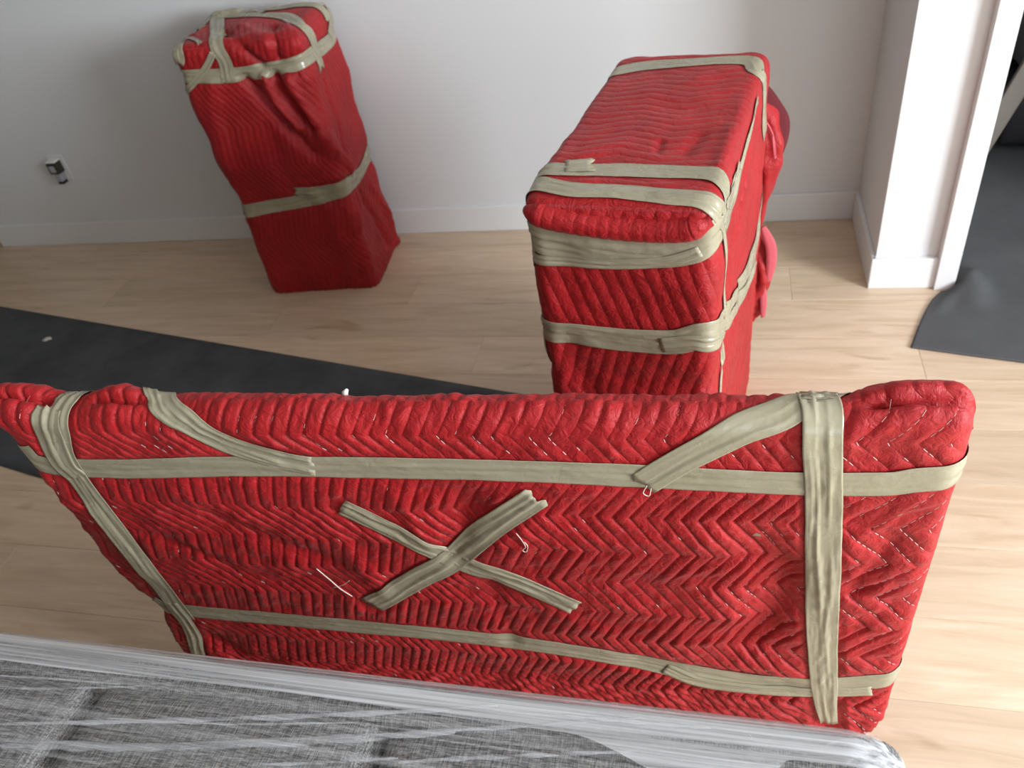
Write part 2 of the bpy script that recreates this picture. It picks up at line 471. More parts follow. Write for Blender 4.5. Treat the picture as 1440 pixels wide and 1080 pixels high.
def drop():
    left = np.array([floor_pt(p)[:2] for p in [(1280, 490), (1292, 458), (1310, 424), (1337, 398)]])
    left = np.vstack([left, [(.772, 2.50), (.79, 2.7), (.80, 3.2), (.80, 4.3)]])
    rows = catmull(left, 90); nu, nv = len(rows), 50; G = np.zeros((nu, nv, 3))
    for i in range(nu):
        for j in range(nv):
            v = (j / (nv - 1)) ** 1.4; x0, y0 = rows[i]
            x = x0 + (2.25 - x0) * v
            yv = y0 - .24 * (x - x0) * (1 - smoothstep(0, .35, i / (nu - 1)))
            z = .002 + .006 * max(0, noise.noise(Vector((x * 4, yv * 4, 3)))) * smoothstep(0, .05, v)
            # the edge bunches up against the door casing
            dd = math.hypot(x - .80, (yv - 2.36) * .55)
            z += .055 * math.exp(-(dd / .045) ** 2) * smoothstep(.0, .012, x - x0 + .004)
            dd2 = abs((x - .70) * .75 - (yv - 2.27) * .65)
            z += .012 * math.exp(-(dd2 / .02) ** 2) * math.exp(-((yv - 2.3) / .12) ** 2) * smoothstep(.01, .05, x - x0)
            if x < 1.70 and 2.34 < yv < 2.54: x = max(x, .757)
            if yv > 2.34: x = min(x, 1.66) if yv < 2.55 else x
            G[i, j] = (x, yv, z)
    return cloth_sheet('drop_cloth', G, M_DROP, 'grey drop cloth spilling through the doorway past the white casing', 'drop cloth')
drop()
def scrap():
    c = floor_pt((68, 479)); V = []; n = 9
    for k in range(n):
        a = 2 * math.pi * k / n; r = .013 * (1 + .4 * math.sin(3 * a + 1))
        V.append((c[0] + r * math.cos(a) * 1.3, c[1] + r * math.sin(a), .011 + .003 * math.sin(2 * a)))
    V.append((c[0], c[1], .015)); V += [(p[0], p[1], .0075) for p in V[:n]]
    F = [(k, (k + 1) % n, n) for k in range(n)] + [(k, n + 1 + k, n + 1 + (k + 1) % n, (k + 1) % n) for k in range(n)] + [tuple(n + 1 + k for k in range(n))]
    tag(link('paper_scrap', mesh('paper_scrap', V, F), mat('pale_paper', (.55, .5, .45), .8)), 'small pale scrap of paper lying on the charcoal runner', 'scrap')
scrap()

# ------------------------------------------------------------------ wrapped flat panel standing behind the sofa
PA = np.array([-.90443, .81333, 0]); PT = np.array([.99966, .02615, 0]); PN = np.array([.02615, -.99966, 0])
S0, S1, THK, ZB, ZT = -.302, 1.238, .072, .008, .878
def pl(s, w_, z): return PA + PT * s + PN * w_ + np.array([0, 0, z])
panel = thing('wrapped_flat_furniture', 'large flat panel in red quilted blanket with a crossed tape X on its face', 'wrapped furniture',
              tuple(pl((S0 + S1) / 2, 0, 0)), math.atan2(PT[1], PT[0]))
def build_panel():
    r = THK / 2
    # closed profile (w, z): front bottom -> front top -> back top -> back bottom
    prof = []
    nfront = 300
    for z in np.linspace(ZB + r, ZT - r, nfront): prof.append((r, z))
    for a in np.linspace(0, math.pi, 44)[1:-1]: prof.append((r * math.cos(a), ZT - r + r * math.sin(a)))
    for z in np.linspace(ZT - r, ZB + r, 70): prof.append((-r, z))
    for a in np.linspace(0, math.pi, 20)[1:-1]: prof.append((-r * math.cos(a), ZB + r - r * math.sin(a)))
    prof = np.array(prof); J = len(prof)
    zc = (ZT + ZB) / 2; hz = (ZT - ZB) / 2
    e = np.concatenate([[0, .0006, .002, .004, .007, .011, .016, .022, .029], np.linspace(S0 + .036, S1 - .036, 560) - S0,
                        (S1 - S0) - np.array([.029, .022, .016, .011, .007, .004, .002, .0006, 0])])
    V = np.empty((len(e), J, 3)); SL = np.empty((len(e), J)); W_ = np.empty((len(e), J)); Z_ = np.empty((len(e), J))
    for i, ev in enumerate(e):
        d = min(ev, (S1 - S0) - ev)
        ins = 0 if d >= r else r - math.sqrt(max(0, r * r - (r - d) ** 2))
        fw = (r - ins) / r; fz = (hz - ins * .9) / hz
        s = S0 + ev
        W_[i] = prof[:, 0] * max(fw, .02); Z_[i] = zc + (prof[:, 1] - zc) * fz; SL[i] = s
    # ears where the blanket stands proud at both ends, dip where tape pulls it in
    top = smoothstep(.70, .88, Z_)
    ear = .020 * smoothstep(1.07, 1.16, SL) + .018 * (1 - smoothstep(-.24, -.17, SL)) + .014 * np.exp(-((SL + .055) / .05) ** 2)
    Z_ = Z_ + top * ear
    # groove between front layer and back layer of the blanket along the top edge at the ends
    gm = (smoothstep(1.08, 1.12, SL) + (1 - smoothstep(-.20, -.16, SL)) * .8 + np.exp(-((SL + .055) / .05) ** 2)) * smoothstep(ZT - .03, ZT - .012, prof[:, 1])[None, :]
    Z_ = Z_ - .020 * gm * np.exp(-((W_ - .008) / .0075) ** 2) + .006 * gm * (W_ < 0)
    # slight splay and waist
    SL2 = SL + np.where(SL < 0, 1, -1) * 0 + .03 * np.exp(-((Z_ - .30) / .05) ** 2) * (1 - smoothstep(S0, S0 + .12, SL)) \
        - .02 * (1 - smoothstep(S0, S0 + .2, SL)) * smoothstep(.80, .90, Z_) + .018 * (1 - smoothstep(S0, S0 + .2, SL)) * smoothstep(.5, .2, Z_) \
        - .02 * smoothstep(S1 - .15, S1, SL) * smoothstep(.09, .02, Z_)
    V = PA + SL2[..., None] * PT + W_[..., None] * PN; V[..., 2] = Z_
    n = len(e) * J
    F = grid_faces(len(e), J, True)
    F = [f[::-1] for f in F]
    c = Cloth(V.reshape(-1, 3), F)
    if (c.N[(len(e) // 2) * J + 100] @ PN) < 0:
        c = Cloth(V.reshape(-1, 3), [f[::-1] for f in F])
    c.SL = SL.ravel(); c.W_ = W_.ravel(); c.Z_ = Z_.ravel(); c.prof = prof; c.J = J
    return c
pc = build_panel()
# broad dents and pulls in the blanket (traced on its face)
for pts, wid, dep in [([(1070, 770), (1090, 840), (1060, 900)], .045, -.016), ([(1110, 800), (1085, 880)], .02, -.008),
                      ([(300, 725), (400, 765), (470, 790)], .022, -.008), ([(240, 760), (330, 800)], .02, -.006),
                      ([(660, 700), (640, 780)], .03, -.009), ([(560, 700), (600, 760)], .02, .005), ([(690, 820), (720, 900)], .02, -.005),
                      ([(1200, 830), (1260, 760)], .016, -.006), ([(1200, 760), (1290, 700)], .014, .005), ([(1200, 880), (1260, 850)], .015, -.005),
                      ([(130, 720), (200, 800)], .03, .008), ([(300, 900), (330, 915)], .03, -.012), ([(470, 745), (540, 830)], .02, .005),
                      ([(900, 930), (1100, 960)], .03, -.006)]:
    pc.crease(pts, wid, dep)
pc.refresh()
def loop_panel(zl, zr, w=.048):
    """path right round the panel, height zl at the left end and zr at the right (front), level at the back"""
    P_ = []
    r = THK / 2
    for s in np.linspace(S0 + .03, S1 - .03, 60): P_.append(pl(s, r, zl + (zr - zl) * (s - S0) / (S1 - S0)))
    for a in np.linspace(0, math.pi, 12)[1:-1]: P_.append(pl(S1 - .036 + .036 * math.sin(a), r * math.cos(a), zr))
    for s in np.linspace(S1 - .03, S0 + .03, 60): P_.append(pl(s, -r, zl + (zr - zl) * (s - S0) / (S1 - S0)))
    for a in np.linspace(0, math.pi, 12)[1:-1]: P_.append(pl(S0 + .036 - .036 * math.sin(a), -r * math.cos(a), zl))
    return P_ + [P_[0]]
TP = dict(parent=panel)
r_ = THK / 2
# lower band (two overlapping lengths), upper band, verticals, diagonals, X
pc.tape([(212, 846), (250, 856), (420, 872), (640, 893), (820, 916), (960, 941), (1060, 956), (1150, 962), (1230, 957), (1255, 951),
         pl(S1 - .010, r_ * .75, .243), pl(S1, 0, .24), pl(S1 - .010, -r_ * .75, .237), pl(S1 - .04, -r_, .235), pl(.5, -r_, .24), pl(S0 + .06, -r_, .27), pl(S0, 0, .30)], .046, .0028, seed=1, wr=1.3, smooth_n=700, **TP)
pc.tape([(935, 938), (985, 958), (1060, 968), (1140, 972), (1225, 970)], .030, .0036, seed=2, wr=1.4, jag=(.006, .002), **TP)
pc.tape([(22, 632), (60, 652), (160, 658), (300, 655), (430, 655), (700, 660), (900, 668), (1050, 676), (1150, 679), (1250, 679), pl(1.17, r_, .770), pl(S1 - .034, r_, .774),
         pl(S1 - .010, r_ * .75, .778), pl(S1, 0, .780), pl(S1 - .010, -r_ * .75, .782), pl(S1 - .04, -r_, .783), pl(.5, -r_, .79), pl(S0 + .06, -r_, .79), pl(S0, .0, .79)], .048, .0030, seed=3, wr=.8, smooth_n=420, **TP)
pc.tape([pl(-.10, -r_, .74), pl(-.03, -r_, .84), pl(.012, -.022, .884), pl(.035, .012, .884), (245, 583), (262, 592), (330, 626), (395, 645), (440, 654)], .046, .0040, seed=4, wr=2.2, smooth_n=90, jag=(.004, .006), **TP)
pc.tape([pl(1.14, -r_, .78), pl(1.08, -r_, .84), pl(1.045, -.02, .878), (1100, 581), (1040, 605), (960, 645), (905, 678)], .05, .0042, seed=5, wr=.8, smooth_n=90, jag=(.004, .010), **TP)
pc.tape([pl(-.13, -r_, .3), pl(-.15, -r_, .85), pl(-.15, -.02, .895), (86, 576), (82, 600), (90, 635), (118, 680), (165, 745), (215, 810), (262, 868)], .046, .0048, seed=6, wr=1.0, smooth_n=220, jag=(0, .003), **TP)
pc.tape([(240, 845), (268, 880), (285, 928), pl(-.215, r_, .03), pl(-.20, 0, .006), pl(-.19, -r_, .04), pl(-.16, -r_, .3)], .034, .0056, seed=7, wr=1.7, smooth_n=150, **TP)
pc.tape([(72, 575), (72, 610), (90, 650), (110, 668)], .052, .0056, seed=16, wr=1.8, jag=(0, .004), **TP)
pc.tape([pl(1.08, -r_, .12), pl(1.045, -r_, .85), pl(1.042, -.02, .888), (1156, 580), (1156, 620), (1158, 700), (1157, 800), (1156, 900), (1160, 980), (1165, 1012)], .052, .0056, seed=8, wr=2.4, smooth_n=260, jag=(0, .006),
        pinch=((0, .8, .92, 1), (1, 1, .9, .62)), **TP)
pc.tape([(483, 712), (560, 748), (640, 784), (720, 814), (808, 852)], .044, .0040, seed=9, wr=2.0, jag=(.004, .006), **TP)
pc.tape([(524, 848), (590, 810), (640, 780), (690, 740), (752, 698)], .050, .0052, seed=10, wr=2.0, jag=(.004, .012), **TP)
# quilting
QS = .0268
def quilt_phase(s, z):
    sh = .36 * (1 - smoothstep(-.1, .85, s))
    st = s - .28 * np.maximum(0, s - 1.03)
    return st + sh * (z - .78) + .0275 * tri((z - .575) / .176) + .004 * np.sin(z * 9 + s * 4) + .003 * np.sin(s * 13 + 1)
def panel_quilt():
    c = pc; J = c.J
    # continue over the top on the back using unrolled height
    zz = np.where(c.W_ >= 0, c.Z_, 2 * (ZT + .01) - c.Z_)
    ph = quilt_phase(c.SL, zz) / QS
    c.phase = ph
    g = np.abs(np.sin(math.pi * ph))
    prof = 1 - (1 - g) ** 3.2
    amp = .0044 * (1 + .35 * lattice_noise(c.V, 9, 3))
    fl_ = .0017 * lattice_noise(c.V * np.array([1, 1, 1.6]), 55, 5) * g + .0009 * lattice_noise(c.V * np.array([1.6, 1, .8]), 120, 6) * g + .0022 * lattice_noise(c.V, 24, 7)
    # extra bunching towards the foot
    low = 1 - smoothstep(.10, .26, c.Z_)
    fl_ += .0022 * low * np.sin((c.SL * 1.4 + c.Z_ * 2.1) * 150) * g
    amp = amp * (1 + .35 * low)
    amp = amp * (1 - .6 * smoothstep(1.06, 1.12, c.SL) * smoothstep(.5, .7, c.Z_))
    endf = np.clip(np.minimum(c.SL - S0, S1 - c.SL) / .02, .12, 1)
    return (amp * prof + fl_) * endf - .0012
blanket = pc.finish('blanket', panel_quilt(), panel)
blanket['label'] = 'red moving blanket quilted in zigzag lines'
# stitches that show along the quilting lines
def stitches():
    V = []; F = []; bv = BVHTree.FromPolygons(pc.VF.tolist(), pc.F)
    g = random.Random(3)
    tk = KDTree(sum(len(q) for q, _ in pc.tapes)); i = 0
    for q, wd in pc.tapes:
        for p in q: tk.insert(Vector(p), i); i += 1
    tk.balance()
    for k in range(-16, 62):
        z = .06
        ph = k * QS
        while z < ZT + .012:
            s = ph
            for _ in range(8): s = s - (float(quilt_phase(np.array(s), np.array(z))) - ph) * .7
            dz = .0062; s2 = s
            for _ in range(8): s2 = s2 - (float(quilt_phase(np.array(s2), np.array(z + dz))) - ph) * .7
            show = .04
            if z > .80: show = .13
            if s > 1.09: show = 1.4 if z > .74 else .6
            elif s > .95: show = max(show, .25)
            show *= .35 + 1.0 * (noise.noise(Vector((s * 9, z * 9, 2))) > -.1)
            if S0 + .02 < s < S1 - .015 and g.random() < show and tk.find(Vector(pl(s, r_, z)))[2] > .03:
                q = []
                for (a, zz) in ((s, z), (s2, z + dz)):
                    h = bv.ray_cast(Vector(pl(a, .12, zz)), Vector(-PN))
                    if h[0] is None or h[3] > .14: break
                    q.append(np.array(h[0]) + PN * .0011)
                if len(q) == 2:
                    d = q[1] - q[0]; d /= np.linalg.norm(d) + 1e-9; sd = np.cross(d, PN) * .00042; b = len(V)
                    for p in q: V += [p + sd, p + PN * .0007, p - sd]
                    F += [(b, b + 1, b + 4, b + 3), (b + 1, b + 2, b + 5, b + 4)]
            z += .0098
    o = link_world('stitching', V, F, M_THREAD, blanket); o['kind'] = 'stuff'
    o['label'] = 'pale thread stitches along the quilting'
stitches()
def thread(pts, rad=.0007, m=M_WTHREAD, name='loose_thread'):
    bv = pc.bvh; P_ = []
    for p in pts:
        q = pc.cast(p); P_.append(q + PN * .0075)
    return tube(name, catmull(P_, 40), rad, m, panel, 6)
tube('plastic_tag', [pl(.338, -.026, .858), pl(.340, -.026, .872), pl(.346, -.024, .879)], [.005, .005, .003], M_WHITEP, panel, 8)
thread([(447, 795), (465, 810), (480, 823), (497, 834)], .0009)
thread([(470, 822), (484, 818), (493, 812)], .0005)
thread([(727, 745), (735, 755), (740, 764), (736, 769), (741, 771), (743, 763), (738, 757)], .0006)
thread([(910, 678), (905, 688), (913, 692), (916, 682)], .0007)
def lint(p):
    q = pc.cast(p) + PN * .006; V = [q + PT * a + np.array([0, 0, b]) + PN * c for a, b, c in ((-.006, -.003, 0), (.006, -.004, .001), (.005, .004, .003), (-.001, .006, .002))]
    link_world('lint_flake', V, [(0, 1, 2, 3)], M_TAPE, panel)
lint((1064, 747))

# ------------------------------------------------------------------ wrapped boxes
def build_box(flc, ang, w_, d_, h_, rc=.03, r=.03, step=.0055, waist=None):
    a = math.radians(ang); u = np.array([math.cos(a), math.sin(a), 0]); v = np.array([-u[1], u[0], 0]); o3 = np.array([flc[0], flc[1], 0])
    def L(x, y, z): return o3 + u * x + v * y + np.array([0, 0, z])
    # rounded rectangle in plan, anticlockwise from the middle of the back
    P2 = []
    def line(p, q):
        n = max(2, int(np.linalg.norm(np.subtract(q, p)) / step))
        for t in np.linspace(0, 1, n, endpoint=False): P2.append((p[0] + (q[0] - p[0]) * t, p[1] + (q[1] - p[1]) * t))
    def arc(cx, cy, a0):
        for t in np.linspace(0, math.pi / 2, 8, endpoint=False): P2.append((cx + rc * math.cos(a0 + t), cy + rc * math.sin(a0 + t)))
    line((w_ / 2, d_), (rc, d_)); arc(rc, d_ - rc, math.pi / 2)
    line((0, d_ - rc), (0, rc)); arc(rc, rc, math.pi)
    line((rc, 0), (w_ / 2, 0)); line((w_ / 2, 0), (w_ - rc, 0)); arc(w_ - rc, rc, 1.5 * math.pi)
    line((w_, rc), (w_, d_ - rc)); arc(w_ - rc, d_ - rc, 0)
    line((w_ - rc, d_), (w_ / 2, d_))
    P2 = np.array(P2); J = len(P2)
    seg = np.linalg.norm(np.roll(P2, -1, 0) - P2, axis=1); per = np.concatenate([[0], np.cumsum(seg)[:-1]])
    ks = [(z, 0.0) for z in np.arange(.002, h_ - r, step)]
    ks += [(h_ - r + r * math.sin(t), r - r * math.cos(t)) for t in np.linspace(0, math.pi / 2, 9)]
    m_ = min(w_, d_) / 2
    ks += [(h_, t) for t in np.arange(r + step, m_ - .003, step)] + [(h_, m_)]
    ctr = np.array([w_ / 2, d_ / 2]); V = []; A = []; loc = []
    for z, ins in ks:
        wi = waist(z) if waist else 0
        f = np.array([(w_ / 2 - ins + wi) / (w_ / 2), (d_ / 2 - ins + wi) / (d_ / 2)])
        q = ctr + (P2 - ctr) * f
        V.append(o3 + q[:, :1] * u + q[:, 1:] * v + np.array([0, 0, z])); A.append(per)
        loc.append(np.column_stack([q, np.full(J, z)]))
    V = np.array(V).reshape(-1, 3); loc = np.array(loc).reshape(-1, 3)
    F = grid_faces(len(ks), J, True)
    F.append(tuple(range(J))[::-1])
    c = Cloth(V, F)
    i = 20 * J + J // 2
    if c.N[i] @ (V[i] - L(w_ / 2, d_ / 2, V[i][2])) < 0: c = Cloth(V, [f[::-1] for f in F])
    c.topidx = np.arange((len(ks) - 3) * J, len(ks) * J)
    c.N[c.topidx] = (0, 0, 1)
    c.per = np.array(A).ravel(); c.loc = loc; c.L = L; c.w, c.d, c.h = w_, d_, h_
    return c

# --- tall box against the wall
tall = thing('wrapped_cabinet', 'tall narrow cabinet in red blanket standing against the back wall', 'wrapped furniture', (-1.52, 2.575, 0), math.radians(3.2))
def waist_l(z):
    return -.007 * math.exp(-((z - .40) / .05) ** 2) + .004 * math.exp(-((z - .16) / .12) ** 2) - .006 * math.exp(-((z - .88) / .03) ** 2)
bc = build_box((-1.737, 2.392), 3.2, .44, .345, .972, rc=.035, r=.035, step=.0058, waist=waist_l)
_u = np.array([math.cos(math.radians(3.2)), math.sin(math.radians(3.2)), 0])
bc.V -= _u * (.026 * smoothstep(.1, .95, bc.loc[:, 2]) * np.clip(1 - bc.loc[:, 0] / (bc.w * .5), 0, 1))[:, None]
bc.refresh()
for pts, wid, dep in [([(345, 112), (370, 140), (400, 175), (440, 215)], .020, -.026), ([(388, 106), (398, 125), (415, 150), (440, 180)], .014, -.034),
                      ([(372, 108), (390, 145), (420, 180)], .012, .018), ([(408, 112), (430, 150), (465, 205), (488, 236)], .020, .026),
                      ([(450, 100), (470, 160), (487, 225)], .012, -.008),
                      ([(505, 270), (530, 310), (548, 345)], .018, -.018), ([(515, 255), (545, 305), (560, 345)], .018, .018), ([(545, 300), (560, 330)], .016, -.03),
                      ([(440, 270), (470, 300), (480, 340)], .03, .010), ([(500, 275), (505, 320), (495, 380)], .02, .012),
                      ([(314, 46), (340, 66), (367, 88)], .014, -.022), ([(386, 36), (388, 60), (392, 80)], .014, -.016), ([(340, 40), (375, 60)], .02, .010),
                      ([(400, 38), (420, 60)], .02, .012), ([(262, 45), (255, 80)], .015, -.008), ([(300, 120), (300, 160), (320, 230)], .03, .010),
                      ([(360, 130), (385, 200), (400, 260)], .03, -.006), ([(255, 20), (270, 12)], .012, -.02), ([(300, 10), (330, 5)], .02, .015), ([(365, 12), (370, 20)], .01, -.02)]:
    bc.crease(pts, wid, dep)
bc.V += bc.N * (.005 * lattice_noise(bc.V, 14, 8))[:, None]
bc.V[:, 2] = np.maximum(bc.V[:, 2], .002)
bc.refresh()
TL = dict(parent=tall)
Lb = bc.L
def tape_b(c, pts, *a, **k): return c.tape(pts, *a, **k)
bc.tape([(338, 298), (380, 290), (430, 281), (487, 264), (505, 245), (520, 217), Lb(bc.w, .33, .40), Lb(bc.w / 2, .345, .38), Lb(.02, .345, .36), Lb(0, .2, .36), (338, 298)], .050, .004, seed=21, smooth_n=200, wr=1.2, **TL)
bc.tape([(418, 270), (450, 268), (487, 257), (507, 238), (521, 208)], .040, .0048, seed=22, wr=1.4, jag=(.012, 0), **TL)
bc.tape([(247, 106), (300, 107), (350, 102), (400, 94), (430, 82), (452, 66), (467, 50), Lb(bc.w, .33, .90), Lb(bc.w / 2, .345, .88), Lb(.02, .345, .87), Lb(0, .2, .87), (247, 106)], .048, .004, seed=23, smooth_n=200, wr=1.4, **TL)
bc.tape([(305, 22), (306, 50), (314, 80), (322, 112)], .050, .0052, seed=24, wr=1.4, jag=(.004, .014), **TL)
bc.tape([(300, 75), (290, 95), (270, 120), (256, 130)], .022, .005, seed=25, wr=1.2, jag=(.004, .01), **TL)
bc.tape([(265, 27), (300, 22), (350, 22), (400, 24), (422, 36), (440, 60), (450, 95)], .046, .005, seed=26, wr=1.4, jag=(0, .016), **TL)
bc.tape([(300, 20), (325, 8), (370, 4), (430, 8), (460, 30)], .046, .0056, seed=27, wr=1.6, **TL)
bc.tape([(241, 58), (248, 72), (251, 88)], .060, .005, seed=28, wr=1.4, jag=(.012, .012), **TL)
bc.tape([(250, 50), (265, 55), (282, 62)], .016, .0056, seed=29, wr=1.4, jag=(.004, .008), **TL)
bc.tape([(455, 0), (464, 22), (462, 50)], .046, .0056, seed=30, wr=1.4, **TL)
bc.tape([(290, 10), (315, 0), Lb(.12, .30, .972)], .040, .005, seed=31, wr=1.2, **TL)
def quilt_box(c, sp, amp, za, zp, top_axis, seed, shear=0, sp_top=None):
    x, y, z = c.loc.T; sp_top = sp_top or sp
    ph = (c.per + za * tri((z - .69) / zp) + shear * z + .004 * np.sin(z * 11)) / sp
    g = np.abs(np.sin(math.pi * ph)); side = 1 - (1 - g) ** 2.4
    t = (y + .012 * tri(x / .17 + .2) + .003 * np.sin(x * 20 + y * 9)) if top_axis == 'y' else (x + za * tri(y / zp))
    gt = np.abs(np.sin(math.pi * t / sp_top)); top = 1 - (1 - gt) ** 2.4
    ontop = smoothstep(c.h - .022, c.h - .004, z)
    c.phase = np.where(ontop > .5, t / sp_top, ph)
    fade = 1 - .75 * np.exp(-((z - (c.h - .014)) / .012) ** 2) * 1.0
    return amp * (side * (1 - ontop) + top * ontop * .8) * fade + .0010 * lattice_noise(c.V, 60, seed)
bl = bc.finish('blanket', quilt_box(bc, .021, .0040, .03, .30, 'x', 4, .22), tall)

# --- low box with its long top towards the wall
low = thing('wrapped_chest', 'boxy chest in red blanket with tape bands over its flat top', 'wrapped furniture', (-.115, 1.6, 0), math.radians(-9))
rc_ = build_box((-.347, 1.277), -9.0, .352, .712, .968, rc=.032, r=.024, step=.0055,
                waist=lambda z: -.006 * smoothstep(.3, 0, z) - .004 * math.exp(-((z - .56) / .03) ** 2))
for pts, wid, dep in [([(790, 350), (800, 420)], .04, -.006), ([(800, 480), (830, 560)], .03, -.007), ([(1028, 330), (1040, 400)], .02, -.006),
                      ([(985, 190), (965, 215)], .014, -.005), ([(930, 200), (925, 215)], .008, -.005), ([(1030, 180), (1010, 235)], .012, .004), ([(1046, 250), (1035, 330)], .01, .006),
                      ([(1022, 430), (1015, 540)], .016, -.008)]:
    rc_.crease(pts, wid, dep)
rc_.V += rc_.N * (.0028 * lattice_noise(rc_.V, 14, 18))[:, None]
rc_.V[:, 2] = np.maximum(rc_.V[:, 2], .002)
rc_.refresh()
TR = dict(parent=low); Lr = rc_.L
rc_.tape([Lr(-.0, .655, .80), (852, 98), (900, 95), (960, 90), (1020, 86), (1058, 88), (1068, 104), Lr(rc_.w, .655, .80)], .05, .0034, seed=41, smooth_n=150, jag=(.004, .01), **TR)
rc_.tape([Lr(0, .12, .78), Lr(0, .11, .9), (752, 242), (800, 240), (870, 241), (940, 243), (1000, 246), (1018, 262), (1020, 285)], .048, .0036, seed=42, wr=1.2, smooth_n=150, jag=(.004, .01), **TR)
rc_.tape([(795, 236), (830, 234)], .05, .0044, seed=43, wr=1.0, jag=(.002, .012), **TR)
rc_.tape([Lr(0, .05, .78), Lr(0, .05, .9), (738, 266), (800, 268), (870, 271), (940, 277), (990, 282), (1010, 296), (1018, 318)], .044, .0044, seed=44, wr=1.8, smooth_n=150, jag=(.004, .006), **TR)
rc_.tape([Lr(0, .3, .80), Lr(0, .06, .84), (735, 330), (780, 341), (870, 354), (940, 354), (990, 342), (1012, 318), (1024, 290), (1040, 235), (1052, 190), (1064, 140)], .062, .0040, seed=45, wr=1.6, smooth_n=240,
         pinch=((0, .62, .72, .8, 1), (1, 1, .9, .45, .3)), **TR)
rc_.tape([Lr(0, .3, .76), Lr(0, .06, .80), (740, 358), (800, 366), (870, 370), (940, 366), (985, 352)], .022, .0050, seed=46, wr=1.0, smooth_n=150, **TR)
rc_.tape([(1018, 300), (1030, 270), (1037, 240)], .05, .0052, seed=47, wr=1.8, jag=(.004, .014), **TR)
rc_.tape([(1012, 305), (1018, 350), (1016, 420), (1014, 500), (1010, 556), Lr(rc_.w - .004, .004, .1)], .018, .0046, seed=48, wr=1.0, smooth_n=120, **TR)
rc_.tape([Lr(0, .3, .56), Lr(0, .06, .57), (760, 458), (800, 467), (880, 477), (950, 480), (995, 468), (1020, 440), (1042, 400), (1056, 365), (1064, 330), Lr(rc_.w, .69, .60), Lr(.2, .712, .58), Lr(0, .6, .56), Lr(0, .3, .56)], .056, .0040, seed=49, wr=1.6, smooth_n=320, **TR)
rc_.tape([(930, 484), (985, 482), (1022, 452), (1045, 410), (1060, 372)], .034, .0052, seed=50, wr=1.6, jag=(.004, .006), **TR)
bl = rc_.finish('blanket', quilt_box(rc_, .029, .0025, .030, .34, 'y', 14, 0, .027), low)
# rolled blanket edge along the front of the top
def roll():
    P_ = [rc_.cast(p) for p in [(738, 297), (750, 300), (790, 310), (870, 321), (950, 324), (985, 317), (999, 309)]]
    P_ = catmull(P_, 160); out = np.array([-(-math.sin(math.radians(-9))), -math.cos(math.radians(-9)), .25])
    n = len(P_); L_ = np.concatenate([[0], np.cumsum(np.linalg.norm(np.diff(P_, axis=0), axis=1))])
    rib = np.abs(np.sin(math.pi * L_ / .021)); rad = .0215 * (1 + .075 * (1 - (1 - rib) ** 4)) * np.sqrt(np.clip(np.minimum(L_, L_[-1] - L_) / .03, .3, 1))
    P_ = P_ + out * -.003
    o = tube('rolled_edge', P_, rad, M_RED, low, 20)
    return o
roll()
# loose blanket end bunched at the rear corner
def lump(name, pts, rads, m, seed, flat=(1, 1)):
    path = catmull(pts, 44); rad = np.interp(np.linspace(0, 1, 44), np.linspace(0, 1, len(rads)), rads)
    T = np.gradient(path, axis=0); T /= np.linalg.norm(T, axis=1)[:, None]
    V = []; K = 28
    for i in range(44):
        S = np.cross(T[i], (0, 1, 0)); S /= np.linalg.norm(S) + 1e-9; U = np.cross(S, T[i])
        for k in range(K):
            a = 2 * math.pi * k / K
            f = 1 + .16 * math.sin(3 * a + i * .12 + seed) + .10 * math.sin(5 * a - i * .2 + seed * 2) + .05 * math.sin(i * .9)
            V.append(path[i] + rad[i] * f * (math.cos(a) * S * flat[0] + math.sin(a) * U * flat[1]))
    F = grid_faces(44, K, True) + [tuple(range(K))[::-1], tuple(range(43 * K, 44 * K))]
    return link_world(name, V, F, m, low)
def at_edge(p, y):
    d = ray(p); return CAMO + d * (y / d[1])
ye = 1.965
lump('loose_blanket_end', [at_edge(p, ye) for p in [(1062, 120), (1074, 160), (1076, 200), (1074, 240), (1066, 290), (1062, 330)]], [.012, .036, .044, .040, .026, .014], M_RED, 1, (.9, 1.2))
lump('loose_blanket_end', [at_edge(p, ye + .01) for p in [(1060, 310), (1064, 350), (1068, 380), (1062, 410), (1056, 430)]], [.012, .036, .042, .034, .014], M_RED, 3, (.85, 1.1))
lump('loose_blanket_end', [at_edge(p, ye + .0) for p in [(1056, 370), (1056, 410), (1056, 432), (1055, 450)]], [.016, .034, .032, .012], M_RED, 5, (1, .8))
def ribbon(name, px, y, width, m, tilt=(.3, -.8, .5)):
    P_ = catmull([at_edge(p, y) for p in px], 40); t = np.array(tilt); t /= np.linalg.norm(t); V = []
    for i, p in enumerate(P_):
        f = math.sin(math.pi * (i + 1) / 42) ** .4
        for c in (-.5, -.17, .17, .5): V.append(p + t * c * width * f + np.array([.003 * math.cos(c * 3), 0, 0]))
    o = link_world(name, V, grid_faces(40, 4), m, low); sm = o.modifiers.new('thickness', 'SOLIDIFY'); sm.thickness = .004; return o
ribbon('hem_binding', [(1068, 118), (1084, 148), (1097, 176), (1096, 205), (1086, 238)], ye - .01, .05, M_HEM, (.75, .4, .5))
ribbon('lining_edge', [(1066, 166), (1078, 176), (1087, 196), (1090, 222)], ye - .055, .018, M_LINING, (.2, -.3, .9))
ribbon('lining_edge', [(1072, 318), (1083, 345), (1084, 370), (1080, 395)], ye - .03, .03, M_LINING, (.8, .2, .3))
ribbon('lining_edge', [(1070, 395), (1073, 420), (1072, 445)], ye - .02, .02, M_LINING, (.8, .2, .3))

